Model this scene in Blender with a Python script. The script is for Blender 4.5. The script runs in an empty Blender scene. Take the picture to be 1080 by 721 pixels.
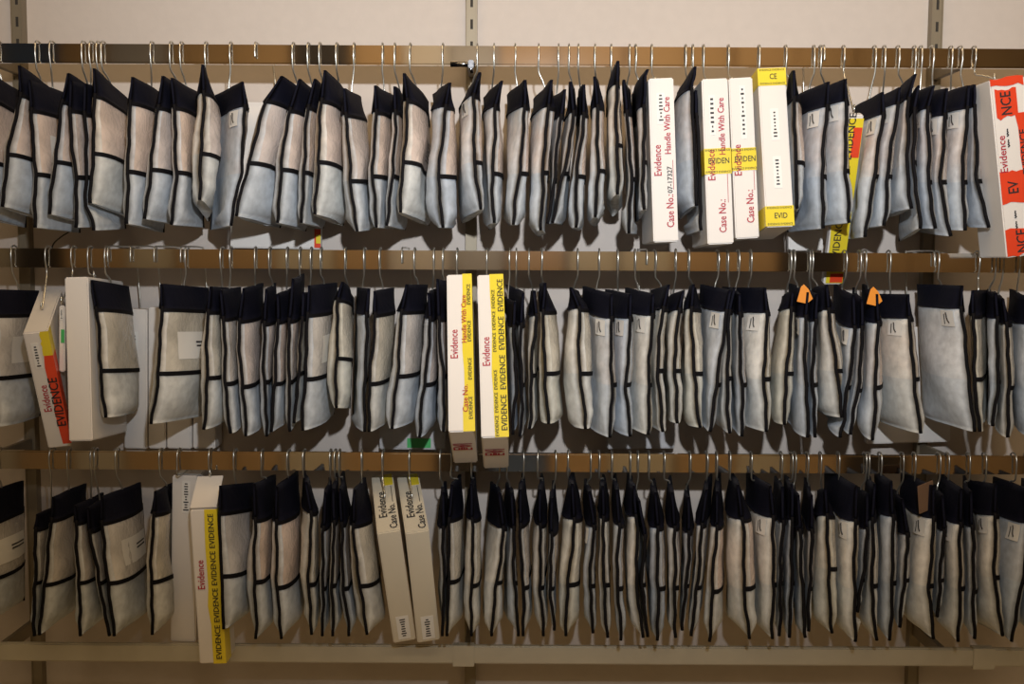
import bpy, math, random
import numpy as np
from mathutils import Vector, Matrix

random.seed(7)
S = bpy.context.scene
COL = S.collection

# ------------------------------------------------------------------ camera
F_PX, CX, CY = 1107.0, 540.0, 360.5
CAM_Z = 1.50
PITCH, ROLL = math.radians(4.5), math.radians(0.32)
fwd = Vector((0, math.cos(PITCH), -math.sin(PITCH)))
r0 = Vector((1, 0, 0)); u0 = Vector((0, math.sin(PITCH), math.cos(PITCH)))
rgt = r0 * math.cos(ROLL) + u0 * math.sin(ROLL)
upv = -r0 * math.sin(ROLL) + u0 * math.cos(ROLL)
cam_d = bpy.data.cameras.new('camera'); cam = bpy.data.objects.new('camera', cam_d); COL.objects.link(cam)
cam_d.sensor_width = 36.0; cam_d.lens = F_PX / 1080.0 * 36.0; cam_d.clip_start = 0.05
m = Matrix.Identity(4)
for i in range(3):
    m[i][0], m[i][1], m[i][2] = rgt[i], upv[i], -fwd[i]
m[2][3] = CAM_Z
cam.matrix_world = m
S.camera = cam

# ------------------------------------------------------------------ light and exposure
w = bpy.data.worlds.new('room_ambient'); S.world = w; w.use_nodes = True
bg = w.node_tree.nodes['Background']
bg.inputs[0].default_value = (1.0, 0.80, 0.58, 1); bg.inputs[1].default_value = 0.036
def lamp(name, kind, loc, target, power, color, **kw):
    d = bpy.data.lights.new(name, kind); d.energy = power; d.color = color
    for k, v in kw.items(): setattr(d, k, v)
    o = bpy.data.objects.new(name, d); COL.objects.link(o); o.location = loc
    o.rotation_euler = (Vector(target) - Vector(loc)).to_track_quat('-Z', 'Y').to_euler()
    return o
lamp('camera_flash', 'SPOT', (0.12, 0.0, CAM_Z + 0.50), (0.2, 2.3, CAM_Z + 0.70), 196, (0.92, 0.96, 1.0),
     spot_size=math.radians(85), spot_blend=0.95, shadow_soft_size=0.03)
lamp('ceiling_lamp', 'AREA', (0.2, 1.45, 2.85), (0.2, 1.45, 0.0), 18, (1.0, 0.69, 0.36), shape='RECTANGLE', size=3.0, size_y=0.3)
lamp('added_aisle_fill', 'AREA', (0.2, -0.5, 3.2), (0.2, -0.5, 0.0), 30, (1.0, 0.75, 0.46), shape='RECTANGLE', size=3.0, size_y=0.3)  # unseen lamp, added to brighten the cartons mirrored in the rails
S.view_settings.view_transform = 'Standard'; S.view_settings.look = 'None'
S.view_settings.gamma = 1.0; S.view_settings.use_curve_mapping = False
S.view_settings.exposure = 0.0

RAIL_Y = 2.306
WALL_Y = RAIL_Y + 0.20

def at(x, y, Y):
    d = fwd + rgt * ((x - CX) / F_PX) + upv * ((CY - y) / F_PX)
    return Vector((0, 0, CAM_Z)) + d * (Y / d.y)
def proj(p):
    q = p - Vector((0, 0, CAM_Z)); z = q.dot(fwd)
    return CX + F_PX * q.dot(rgt) / z, CY - F_PX * q.dot(upv) / z
PXM = F_PX / RAIL_Y     # pixels per metre on the rail plane

# ------------------------------------------------------------------ materials
def newmat(name):
    mt = bpy.data.materials.new(name); mt.use_nodes = True
    nt = mt.node_tree; return mt, nt, nt.nodes['Principled BSDF']
def N(nt, t, **kw):
    n = nt.nodes.new(t)
    for k, v in kw.items():
        if k.startswith('i_'): n.inputs[k[2:].replace('_', ' ')].default_value = v
        else: setattr(n, k, v)
    return n
def bump(nt, b, scale, strength, dist=0.002, coord='Object', detail=4):
    tc = N(nt, 'ShaderNodeTexCoord'); no = N(nt, 'ShaderNodeTexNoise', i_Scale=scale, i_Detail=detail)
    nt.links.new(tc.outputs[coord], no.inputs['Vector'])
    bp = N(nt, 'ShaderNodeBump', i_Strength=strength, i_Distance=dist)
    nt.links.new(no.outputs['Fac'], bp.inputs['Height']); nt.links.new(bp.outputs['Normal'], b.inputs['Normal'])
    return no, tc
def simple(name, col, rough=0.6, metal=0.0, var=0.12, scale=20, bstr=0.15):
    mt, nt, b = newmat(name)
    b.inputs['Roughness'].default_value = rough; b.inputs['Metallic'].default_value = metal
    no, tc = bump(nt, b, scale, bstr)
    mx = N(nt, 'ShaderNodeMix', data_type='RGBA')
    mx.inputs[6].default_value = (*[c * (1 - var) for c in col], 1); mx.inputs[7].default_value = (*[min(1, c * (1 + var)) for c in col], 1)
    nt.links.new(no.outputs['Fac'], mx.inputs[0]); nt.links.new(mx.outputs[2], b.inputs['Base Color'])
    return mt

M = {}
M['wall'] = simple('painted_wall', (0.58, 0.515, 0.465), 0.75, 0, 0.05, 45, 0.25)
M['floor'] = simple('cream_floor_tile', (0.62, 0.55, 0.40), 0.5, 0, 0.08, 3, 0.05)
M['paint_far'] = simple('brown_far_wall', (0.30, 0.20, 0.11), 0.8, 0, 0.2, 4)
M['steel'] = simple('upright_steel', (0.25, 0.21, 0.15), 0.5, 0.4, 0.1, 30, 0.05)
M['slot'] = simple('slot_dark', (0.03, 0.025, 0.02), 0.8)
M['cream_reflection_metal'] = simple('cream_metal_with_reflection', (0.56, 0.52, 0.42), 0.35, 0.2, 0.05, 30, 0.05)  # pale floor mirrored in the lowest rail, painted in as its cream colour
mt, nt, b = newmat('chrome_rail'); M['chrome'] = mt
b.inputs['Base Color'].default_value = (0.74, 0.70, 0.64, 1); b.inputs['Metallic'].default_value = 1.0; b.inputs['Roughness'].default_value = 0.07
bump(nt, b, 6, 0.03, 0.002)
mt, nt, b = newmat('hook_wire'); M['wire'] = mt
b.inputs['Base Color'].default_value = (0.62, 0.60, 0.54, 1); b.inputs['Metallic'].default_value = 0.9; b.inputs['Roughness'].default_value = 0.28
bump(nt, b, 60, 0.05)
M['clamp'] = simple('dark_chrome', (0.22, 0.22, 0.23), 0.18, 1.0, 0.1)
M['carton'] = simple('white_carton', (0.74, 0.70, 0.66), 0.55, 0, 0.03, 12, 0.06)
M['carton_cream'] = simple('cream_carton', (0.66, 0.60, 0.48), 0.6, 0, 0.04, 12, 0.06)
M['sticker'] = simple('paper_sticker', (0.80, 0.78, 0.74), 0.6, 0, 0.02, 40, 0.03)
M['ink_red'] = simple('red_ink', (0.40, 0.015, 0.03), 0.6, 0, 0.1)
M['ink_black'] = simple('black_ink', (0.015, 0.013, 0.015), 0.6, 0, 0.1)
M['tape_yellow'] = simple('yellow_tape', (0.76, 0.60, 0.03), 0.3, 0, 0.12, 14, 0.2)
M['tape_red'] = simple('red_tape', (0.72, 0.06, 0.02), 0.3, 0, 0.12, 14, 0.2)
M['green'] = simple('green_sticker', (0.06, 0.42, 0.12), 0.5)
M['orange'] = simple('orange_sticker', (0.75, 0.26, 0.02), 0.5)
M['brown_card'] = simple('brown_cardboard', (0.16, 0.09, 0.05), 0.8)
M['cord'] = simple('black_cord', (0.02, 0.02, 0.02), 0.5)
M['plastic_sheet'] = simple('grey_plastic_sheet', (0.50, 0.49, 0.50), 0.18, 0, 0.3, 25, 0.6)

# navy header cloth
mt, nt, b = newmat('navy_cloth'); M['navy'] = mt
b.inputs['Base Color'].default_value = (0.0055, 0.006, 0.014, 1); b.inputs['Roughness'].default_value = 0.75
b.inputs['Specular IOR Level'].default_value = 0.12
bump(nt, b, 70, 0.35, 0.003)
mt, nt, b = newmat('black_binding'); M['binding'] = mt
b.inputs['Base Color'].default_value = (0.006, 0.0055, 0.007, 1); b.inputs['Roughness'].default_value = 0.75
b.inputs['Specular IOR Level'].default_value = 0.12
bump(nt, b, 200, 0.3)

# spun fabric pouch: object colour tints it; UV v tells the upper (single layer over the contents) half
mt, nt, b = newmat('spun_fabric'); M['tyvek'] = mt
b.inputs['Roughness'].default_value = 0.62
uv = N(nt, 'ShaderNodeUVMap'); sp = N(nt, 'ShaderNodeSeparateXYZ'); nt.links.new(uv.outputs[0], sp.inputs[0])
oi = N(nt, 'ShaderNodeObjectInfo'); tc = N(nt, 'ShaderNodeTexCoord')
n1 = N(nt, 'ShaderNodeTexNoise', i_Scale=55.0, i_Detail=5.0); nt.links.new(tc.outputs['Object'], n1.inputs['Vector'])
n2 = N(nt, 'ShaderNodeTexNoise', i_Scale=11.0, i_Detail=3.0); nt.links.new(tc.outputs['Object'], n2.inputs['Vector'])
mot = N(nt, 'ShaderNodeMapRange', i_From_Min=0.3, i_From_Max=0.7, i_To_Min=0.80, i_To_Max=1.10); nt.links.new(n1.outputs['Fac'], mot.inputs[0])
c1 = N(nt, 'ShaderNodeVectorMath', operation='SCALE'); nt.links.new(oi.outputs['Color'], c1.inputs[0]); nt.links.new(mot.outputs[0], c1.inputs['Scale'])
# upper half: warm contents and light coming through the pouch, put into the colour
st = N(nt, 'ShaderNodeMath', operation='LESS_THAN'); nt.links.new(sp.outputs[1], st.inputs[0]); st.inputs[1].default_value = 0.5
bl = N(nt, 'ShaderNodeMapRange', i_From_Min=0.40, i_From_Max=0.68, i_To_Min=0.10, i_To_Max=0.95); nt.links.new(n2.outputs['Fac'], bl.inputs[0])
ml = N(nt, 'ShaderNodeMath', operation='MULTIPLY'); nt.links.new(st.outputs[0], ml.inputs[0]); nt.links.new(bl.outputs[0], ml.inputs[1])
ml0 = ml; ml = N(nt, 'ShaderNodeMath', operation='MULTIPLY'); nt.links.new(ml0.outputs[0], ml.inputs[0]); nt.links.new(oi.outputs['Alpha'], ml.inputs[1])
mx = N(nt, 'ShaderNodeMix', data_type='RGBA', blend_type='MULTIPLY'); nt.links.new(ml.outputs[0], mx.inputs[0]); nt.links.new(c1.outputs[0], mx.inputs[6])
mx.inputs[7].default_value = (1.06, 0.86, 0.74, 1)
iv = N(nt, 'ShaderNodeMath', operation='SUBTRACT'); iv.inputs[0].default_value = 1.0; nt.links.new(st.outputs[0], iv.inputs[1])
mx2 = N(nt, 'ShaderNodeMix', data_type='RGBA', blend_type='MULTIPLY'); nt.links.new(iv.outputs[0], mx2.inputs[0]); nt.links.new(mx.outputs[2], mx2.inputs[6])
mx2.inputs[7].default_value = (0.90, 0.93, 0.965, 1)  # lower half painted cooler, as the warm ceiling light falls on the upper
nt.links.new(mx2.outputs[2], b.inputs['Base Color'])
bp = N(nt, 'ShaderNodeBump', i_Strength=0.35, i_Distance=0.004); nt.links.new(n2.outputs['Fac'], bp.inputs['Height'])
bp2 = N(nt, 'ShaderNodeBump', i_Strength=0.15, i_Distance=0.001); nt.links.new(n1.outputs['Fac'], bp2.inputs['Height'])
nt.links.new(bp.outputs[0], bp2.inputs['Normal']); nt.links.new(bp2.outputs[0], b.inputs['Normal'])

# clear film window with wrapped contents behind it
mt, nt, b = newmat('clear_window_film'); M['window'] = mt
b.inputs['Roughness'].default_value = 0.45; b.inputs['Coat Weight'].default_value = 0.7; b.inputs['Coat Roughness'].default_value = 0.10
oi = N(nt, 'ShaderNodeObjectInfo'); tc = N(nt, 'ShaderNodeTexCoord')
n2 = N(nt, 'ShaderNodeTexNoise', i_Scale=14.0, i_Detail=3.0); nt.links.new(tc.outputs['Object'], n2.inputs['Vector'])
cr = N(nt, 'ShaderNodeMapRange', i_From_Min=0.35, i_From_Max=0.65, i_To_Min=0.78, i_To_Max=1.12); nt.links.new(n2.outputs['Fac'], cr.inputs[0])
c1 = N(nt, 'ShaderNodeVectorMath', operation='SCALE'); nt.links.new(oi.outputs['Color'], c1.inputs[0]); nt.links.new(cr.outputs[0], c1.inputs['Scale'])
nt.links.new(c1.outputs[0], b.inputs['Base Color'])
n3 = N(nt, 'ShaderNodeTexNoise', i_Scale=34.0, i_Detail=2.0, i_Distortion=1.2); nt.links.new(tc.outputs['Object'], n3.inputs['Vector'])
bp = N(nt, 'ShaderNodeBump', i_Strength=1.0, i_Distance=0.02); nt.links.new(n3.outputs['Fac'], bp.inputs['Height'])
nt.links.new(bp.outputs[0], b.inputs['Coat Normal'])

# ------------------------------------------------------------------ mesh helpers
def mesh_obj(name, verts, faces, mat, parent=None, uvs=None, smooth=True, origin=None):
    me = bpy.data.meshes.new(name)
    o0 = origin if origin is not None else (parent.location if parent else Vector((0, 0, 0)))
    if parent is not None and parent.parent is not None: o0 = parent.parent.location
    me.from_pydata([tuple(Vector(v) - o0) for v in verts], [], faces)
    if uvs is not None:
        l = me.uv_layers.new(name='UVMap')
        for p in me.polygons:
            for li in p.loop_indices: l.data[li].uv = uvs[me.loops[li].vertex_index]
    if smooth: me.polygons.foreach_set('use_smooth', [True] * len(me.polygons))
    me.materials.append(M[mat]); me.update()
    o = bpy.data.objects.new(name, me); COL.objects.link(o)
    if parent is not None: o.parent = parent
    elif origin is not None: o.location = origin
    return o
def empty(name, loc, label, cat, group=None):
    o = bpy.data.objects.new(name, None); COL.objects.link(o); o.location = loc; o.empty_display_size = 0.05
    o['label'] = label; o['category'] = cat
    if group: o['group'] = group
    return o
def frame_box(o, ax, ay, az, sx, sy, sz, bev=0.0):
    """box with corner o and edge vectors ax*sx, ay*sy, az*sz -> verts, faces (bevelled edges when bev)"""
    import bmesh
    bm = bmesh.new()
    vs = []
    for k in (0, 1):
        for j in (0, 1):
            for i in (0, 1): vs.append(bm.verts.new(o + ax * (sx * i) + ay * (sy * j) + az * (sz * k)))
    for f in ((0, 2, 3, 1), (4, 5, 7, 6), (0, 1, 5, 4), (2, 6, 7, 3), (0, 4, 6, 2), (1, 3, 7, 5)): bm.faces.new([vs[i] for i in f])
    bmesh.ops.recalc_face_normals(bm, faces=bm.faces)
    if bev: bmesh.ops.bevel(bm, geom=list(bm.edges), offset=bev, segments=2, affect='EDGES')
    bm.verts.index_update()
    v = [x.co.copy() for x in bm.verts]; f = [[x.index for x in fc.verts] for fc in bm.faces]
    bm.free(); return v, f
X, Y_, Z = Vector((1, 0, 0)), Vector((0, 1, 0)), Vector((0, 0, 1))
def wbox(x0, x1, y0, y1, z0, z1, bev=0.0):
    return frame_box(Vector((x0, y0, z0)), X, Y_, Z, x1 - x0, y1 - y0, z1 - z0, bev)
def tube(pts, r, n=6):
    pts = [Vector(p) for p in pts]; V = []; Fc = []
    ref = Vector((1, 0.13, 0.07)).normalized()
    for i, p in enumerate(pts):
        t = (pts[min(i + 1, len(pts) - 1)] - pts[max(i - 1, 0)]).normalized()
        a = t.cross(ref)
        if a.length < 0.1: a = t.cross(Vector((0, 1, 0.2)))
        a.normalize(); bb = t.cross(a)
        for k in range(n):
            an = 2 * math.pi * k / n; V.append(p + (a * math.cos(an) + bb * math.sin(an)) * r)
    for i in range(len(pts) - 1):
        for k in range(n):
            Fc.append([i * n + k, i * n + (k + 1) % n, (i + 1) * n + (k + 1) % n, (i + 1) * n + k])
    Fc.append(list(range(n))[::-1]); Fc.append([(len(pts) - 1) * n + k for k in range(n)])
    return V, Fc
def smooth_path(pts, sub=5):
    P = [Vector(p) for p in pts]; out = []
    for i in range(len(P) - 1):
        p0, p1, p2, p3 = P[max(i - 1, 0)], P[i], P[i + 1], P[min(i + 2, len(P) - 1)]
        for k in range(sub):
            t = k / sub
            out.append(0.5 * ((2 * p1) + (p2 - p0) * t + (2 * p0 - 5 * p1 + 4 * p2 - p3) * t * t + (3 * p1 - p0 - 3 * p2 + p3) * t ** 3))
    out.append(P[-1]); return out
_txt = {}
def text_geo(s):
    """centred flat lettering geometry, cap height about 0.7 of size 1"""
    if s not in _txt:
        cu = bpy.data.curves.new('t', 'FONT'); cu.body = s; cu.size = 1.0; cu.resolution_u = 2; cu.offset = 0.012
        cu.align_x = 'CENTER'; cu.align_y = 'CENTER'
        ob = bpy.data.objects.new('t', cu); COL.objects.link(ob)
        dg = bpy.context.evaluated_depsgraph_get()
        me = bpy.data.meshes.new_from_object(ob.evaluated_get(dg))
        _txt[s] = ([v.co.copy() for v in me.vertices], [list(p.vertices) for p in me.polygons])
        bpy.data.objects.remove(ob); bpy.data.meshes.remove(me); bpy.data.curves.remove(cu)
    return _txt[s]
def lettering(name, s, centre, along, upd, size, mat, parent, squash=1.0):
    v, f = text_geo(s)
    return mesh_obj(name, [centre + along * (p.x * size * squash) + upd * (p.y * size) for p in v], f, mat, parent, smooth=False)
def struct(name, v, f, mat, smooth=False):
    o = mesh_obj(name, v, f, mat, None, smooth=smooth); o['kind'] = 'structure'; return o
def tag(o, label, cat, group=None):
    o['label'] = label; o['category'] = cat
    if group: o['group'] = group

# ------------------------------------------------------------------ the setting
struct('wall_back', *wbox(-3.4, 3.4, WALL_Y, WALL_Y + 0.12, 0.0, 3.3), 'wall')
struct('floor', *wbox(-3.4, 3.4, -2.2, WALL_Y + 0.12, -0.1, 0.0), 'floor')
struct('wall_front', *wbox(-3.4, 3.4, -2.2, -2.08, 0.0, 3.3), 'paint_far')

RH = 0.0415
ROWPX = [59.3, 274.6, 487.0, 689.5]
RAILZ = [at(540, y, RAIL_Y).z for y in ROWPX]
RAIL_D = 0.014
RLAB = ['uppermost flat chrome rail crowded with hooks below the bare wall',
        'second flat chrome rail from the top, carrying boxes and bags',
        'third flat chrome rail from the top, carrying the lowest row of bags',
        'lowest flat metal rail with no hooks, its cream floor reflection painted on']
UPX = [(19, 40), (497.5, 20), (988, 25)]
UX = [at(px, py, WALL_Y - 0.02).x for px, py in UPX]
for i, z in enumerate(RAILZ):
    root = empty('hanging_rail', Vector((0, RAIL_Y, z)), RLAB[i], 'rail', 'rails on the wall')
    v, f = wbox(-1.9, 1.9, RAIL_Y - RAIL_D / 2, RAIL_Y + RAIL_D / 2, z - RH / 2, z + RH / 2, 0.003)
    mesh_obj('bar', v, f, 'chrome' if i < 3 else 'cream_reflection_metal', root, smooth=False)
    for x in UX:
        v, f = wbox(x - 0.006, x + 0.006, RAIL_Y + RAIL_D / 2 - 0.001, WALL_Y - 0.024, z - 0.016, z + 0.016, 0.001)
        mesh_obj('bracket_arm', v, f, 'steel', root, smooth=False)
# joint sleeves on the lowest rail
for px in (489, 1036):
    c = at(px, 690, RAIL_Y); z = RAILZ[3]
    v, f = wbox(c.x - 0.024, c.x + 0.024, RAIL_Y - RAIL_D / 2 - 0.004, RAIL_Y + RAIL_D / 2 + 0.004, z - RH / 2 - 0.005, z + RH / 2 + 0.002, 0.001)
    mesh_obj('joint_sleeve', v, f, 'cream_reflection_metal', [o for o in bpy.data.objects if o.name.startswith('hanging_rail')][3], smooth=False)
ULAB = ['slotted steel wall upright at the left edge of the picture', 'slotted steel wall upright in the middle of the wall', 'slotted steel wall upright towards the right edge of the picture']
for i, x in enumerate(UX):
    root = empty('wall_upright', Vector((x, WALL_Y, 0.3)), ULAB[i], 'upright', 'slotted uprights')
    y0 = WALL_Y - 0.022
    for s in (-1, 1):
        v, f = wbox(x + s * 0.0115 - 0.0015, x + s * 0.0115 + 0.0015, y0 - 0.002, WALL_Y, 0.3, 3.2)
        mesh_obj('flange', v, f, 'steel', root, smooth=False)
    v, f = wbox(x - 0.010, x + 0.010, y0, WALL_Y, 0.3, 3.2)
    mesh_obj('channel', v, f, 'steel', root, smooth=False)
    z = RAILZ[0] + 0.045
    while z < RAILZ[0] + 0.30:
        v, f = wbox(x - 0.003, x + 0.003, y0 - 0.0008, y0 + 0.002, z, z + 0.022)
        mesh_obj('slot', v, f, 'slot', root, smooth=False); z += 0.05
# small clamp on the top rail
c = at(488, 68, RAIL_Y - 0.012); CLAMP_X = c.x
root = empty('rail_clamp', Vector((c.x, RAIL_Y, c.z)), 'small dark chrome clamp on the top rail in front of the middle upright', 'clamp')
v, f = tube([(c.x - 0.026, RAIL_Y - 0.016, c.z), (c.x + 0.026, RAIL_Y - 0.016, c.z)], 0.0062, 10); mesh_obj('clamp_bar', v, f, 'clamp', root)
v, f = tube([(c.x + 0.016, RAIL_Y - 0.016, c.z - 0.004), (c.x + 0.020, RAIL_Y - 0.012, c.z - 0.018)], 0.004, 8); mesh_obj('clamp_stem', v, f, 'clamp', root)
v, f = wbox(c.x + 0.012, c.x + 0.024, RAIL_Y - 0.024, RAIL_Y - 0.008, c.z - 0.009, c.z + 0.008, 0.002); mesh_obj('clamp_jaw', v, f, 'clamp', root, smooth=False)

# ------------------------------------------------------------------ hooks
def hook_path(x_rail, row, end, skew=0.0, thru=None):
    """wire from the hole in what hangs (end), up inside it along thru, to the rail, round its front and over its top"""
    z = RAILZ[row]; y = RAIL_Y; t = RH / 2; s = skew
    pts = [end + Vector((0.0005, -0.006, 0.010)), end + Vector((0.0003, -0.008, 0.001)), end + Vector((0, -0.004, -0.005)), end + Vector((0, 0.001, 0.002))]
    zl = z - t - 0.012
    pts += [Vector((p.x, p.y, min(p.z, zl - 0.005 * (2 - k)))) for k, p in enumerate(thru or [])]
    top = pts[-1]
    if zl - top.z > 0.012: pts.append(Vector((top.x * 0.55 + x_rail * 0.45, (top.y + y - 0.010) / 2, (top.z + zl) / 2)))
    pts += [Vector((x_rail, y - 0.0115, zl)), Vector((x_rail - s * 0.3, y - 0.0165, z - 0.006)), Vector((x_rail - s * 0.3, y - 0.0160, z + t * 0.55)),
            Vector((x_rail - s * 0.1, y - 0.0115, z + t + 0.0020)), Vector((x_rail, y - 0.0040, z + t + 0.0052)), Vector((x_rail, y + 0.0040, z + t + 0.0052)),
            Vector((x_rail + s * 0.3, y + 0.0115, z + t + 0.0015)), Vector((x_rail + s * 0.5, y + 0.0150, z + t * 0.5))]
    return smooth_path(pts, 5)
def add_hook(root, x_rail, row, end, skew=0.0, thru=None):
    v, f = tube(hook_path(x_rail, row, end, skew, thru), 0.0019, 6)
    return mesh_obj('hook', v, f, 'wire', root)

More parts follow.
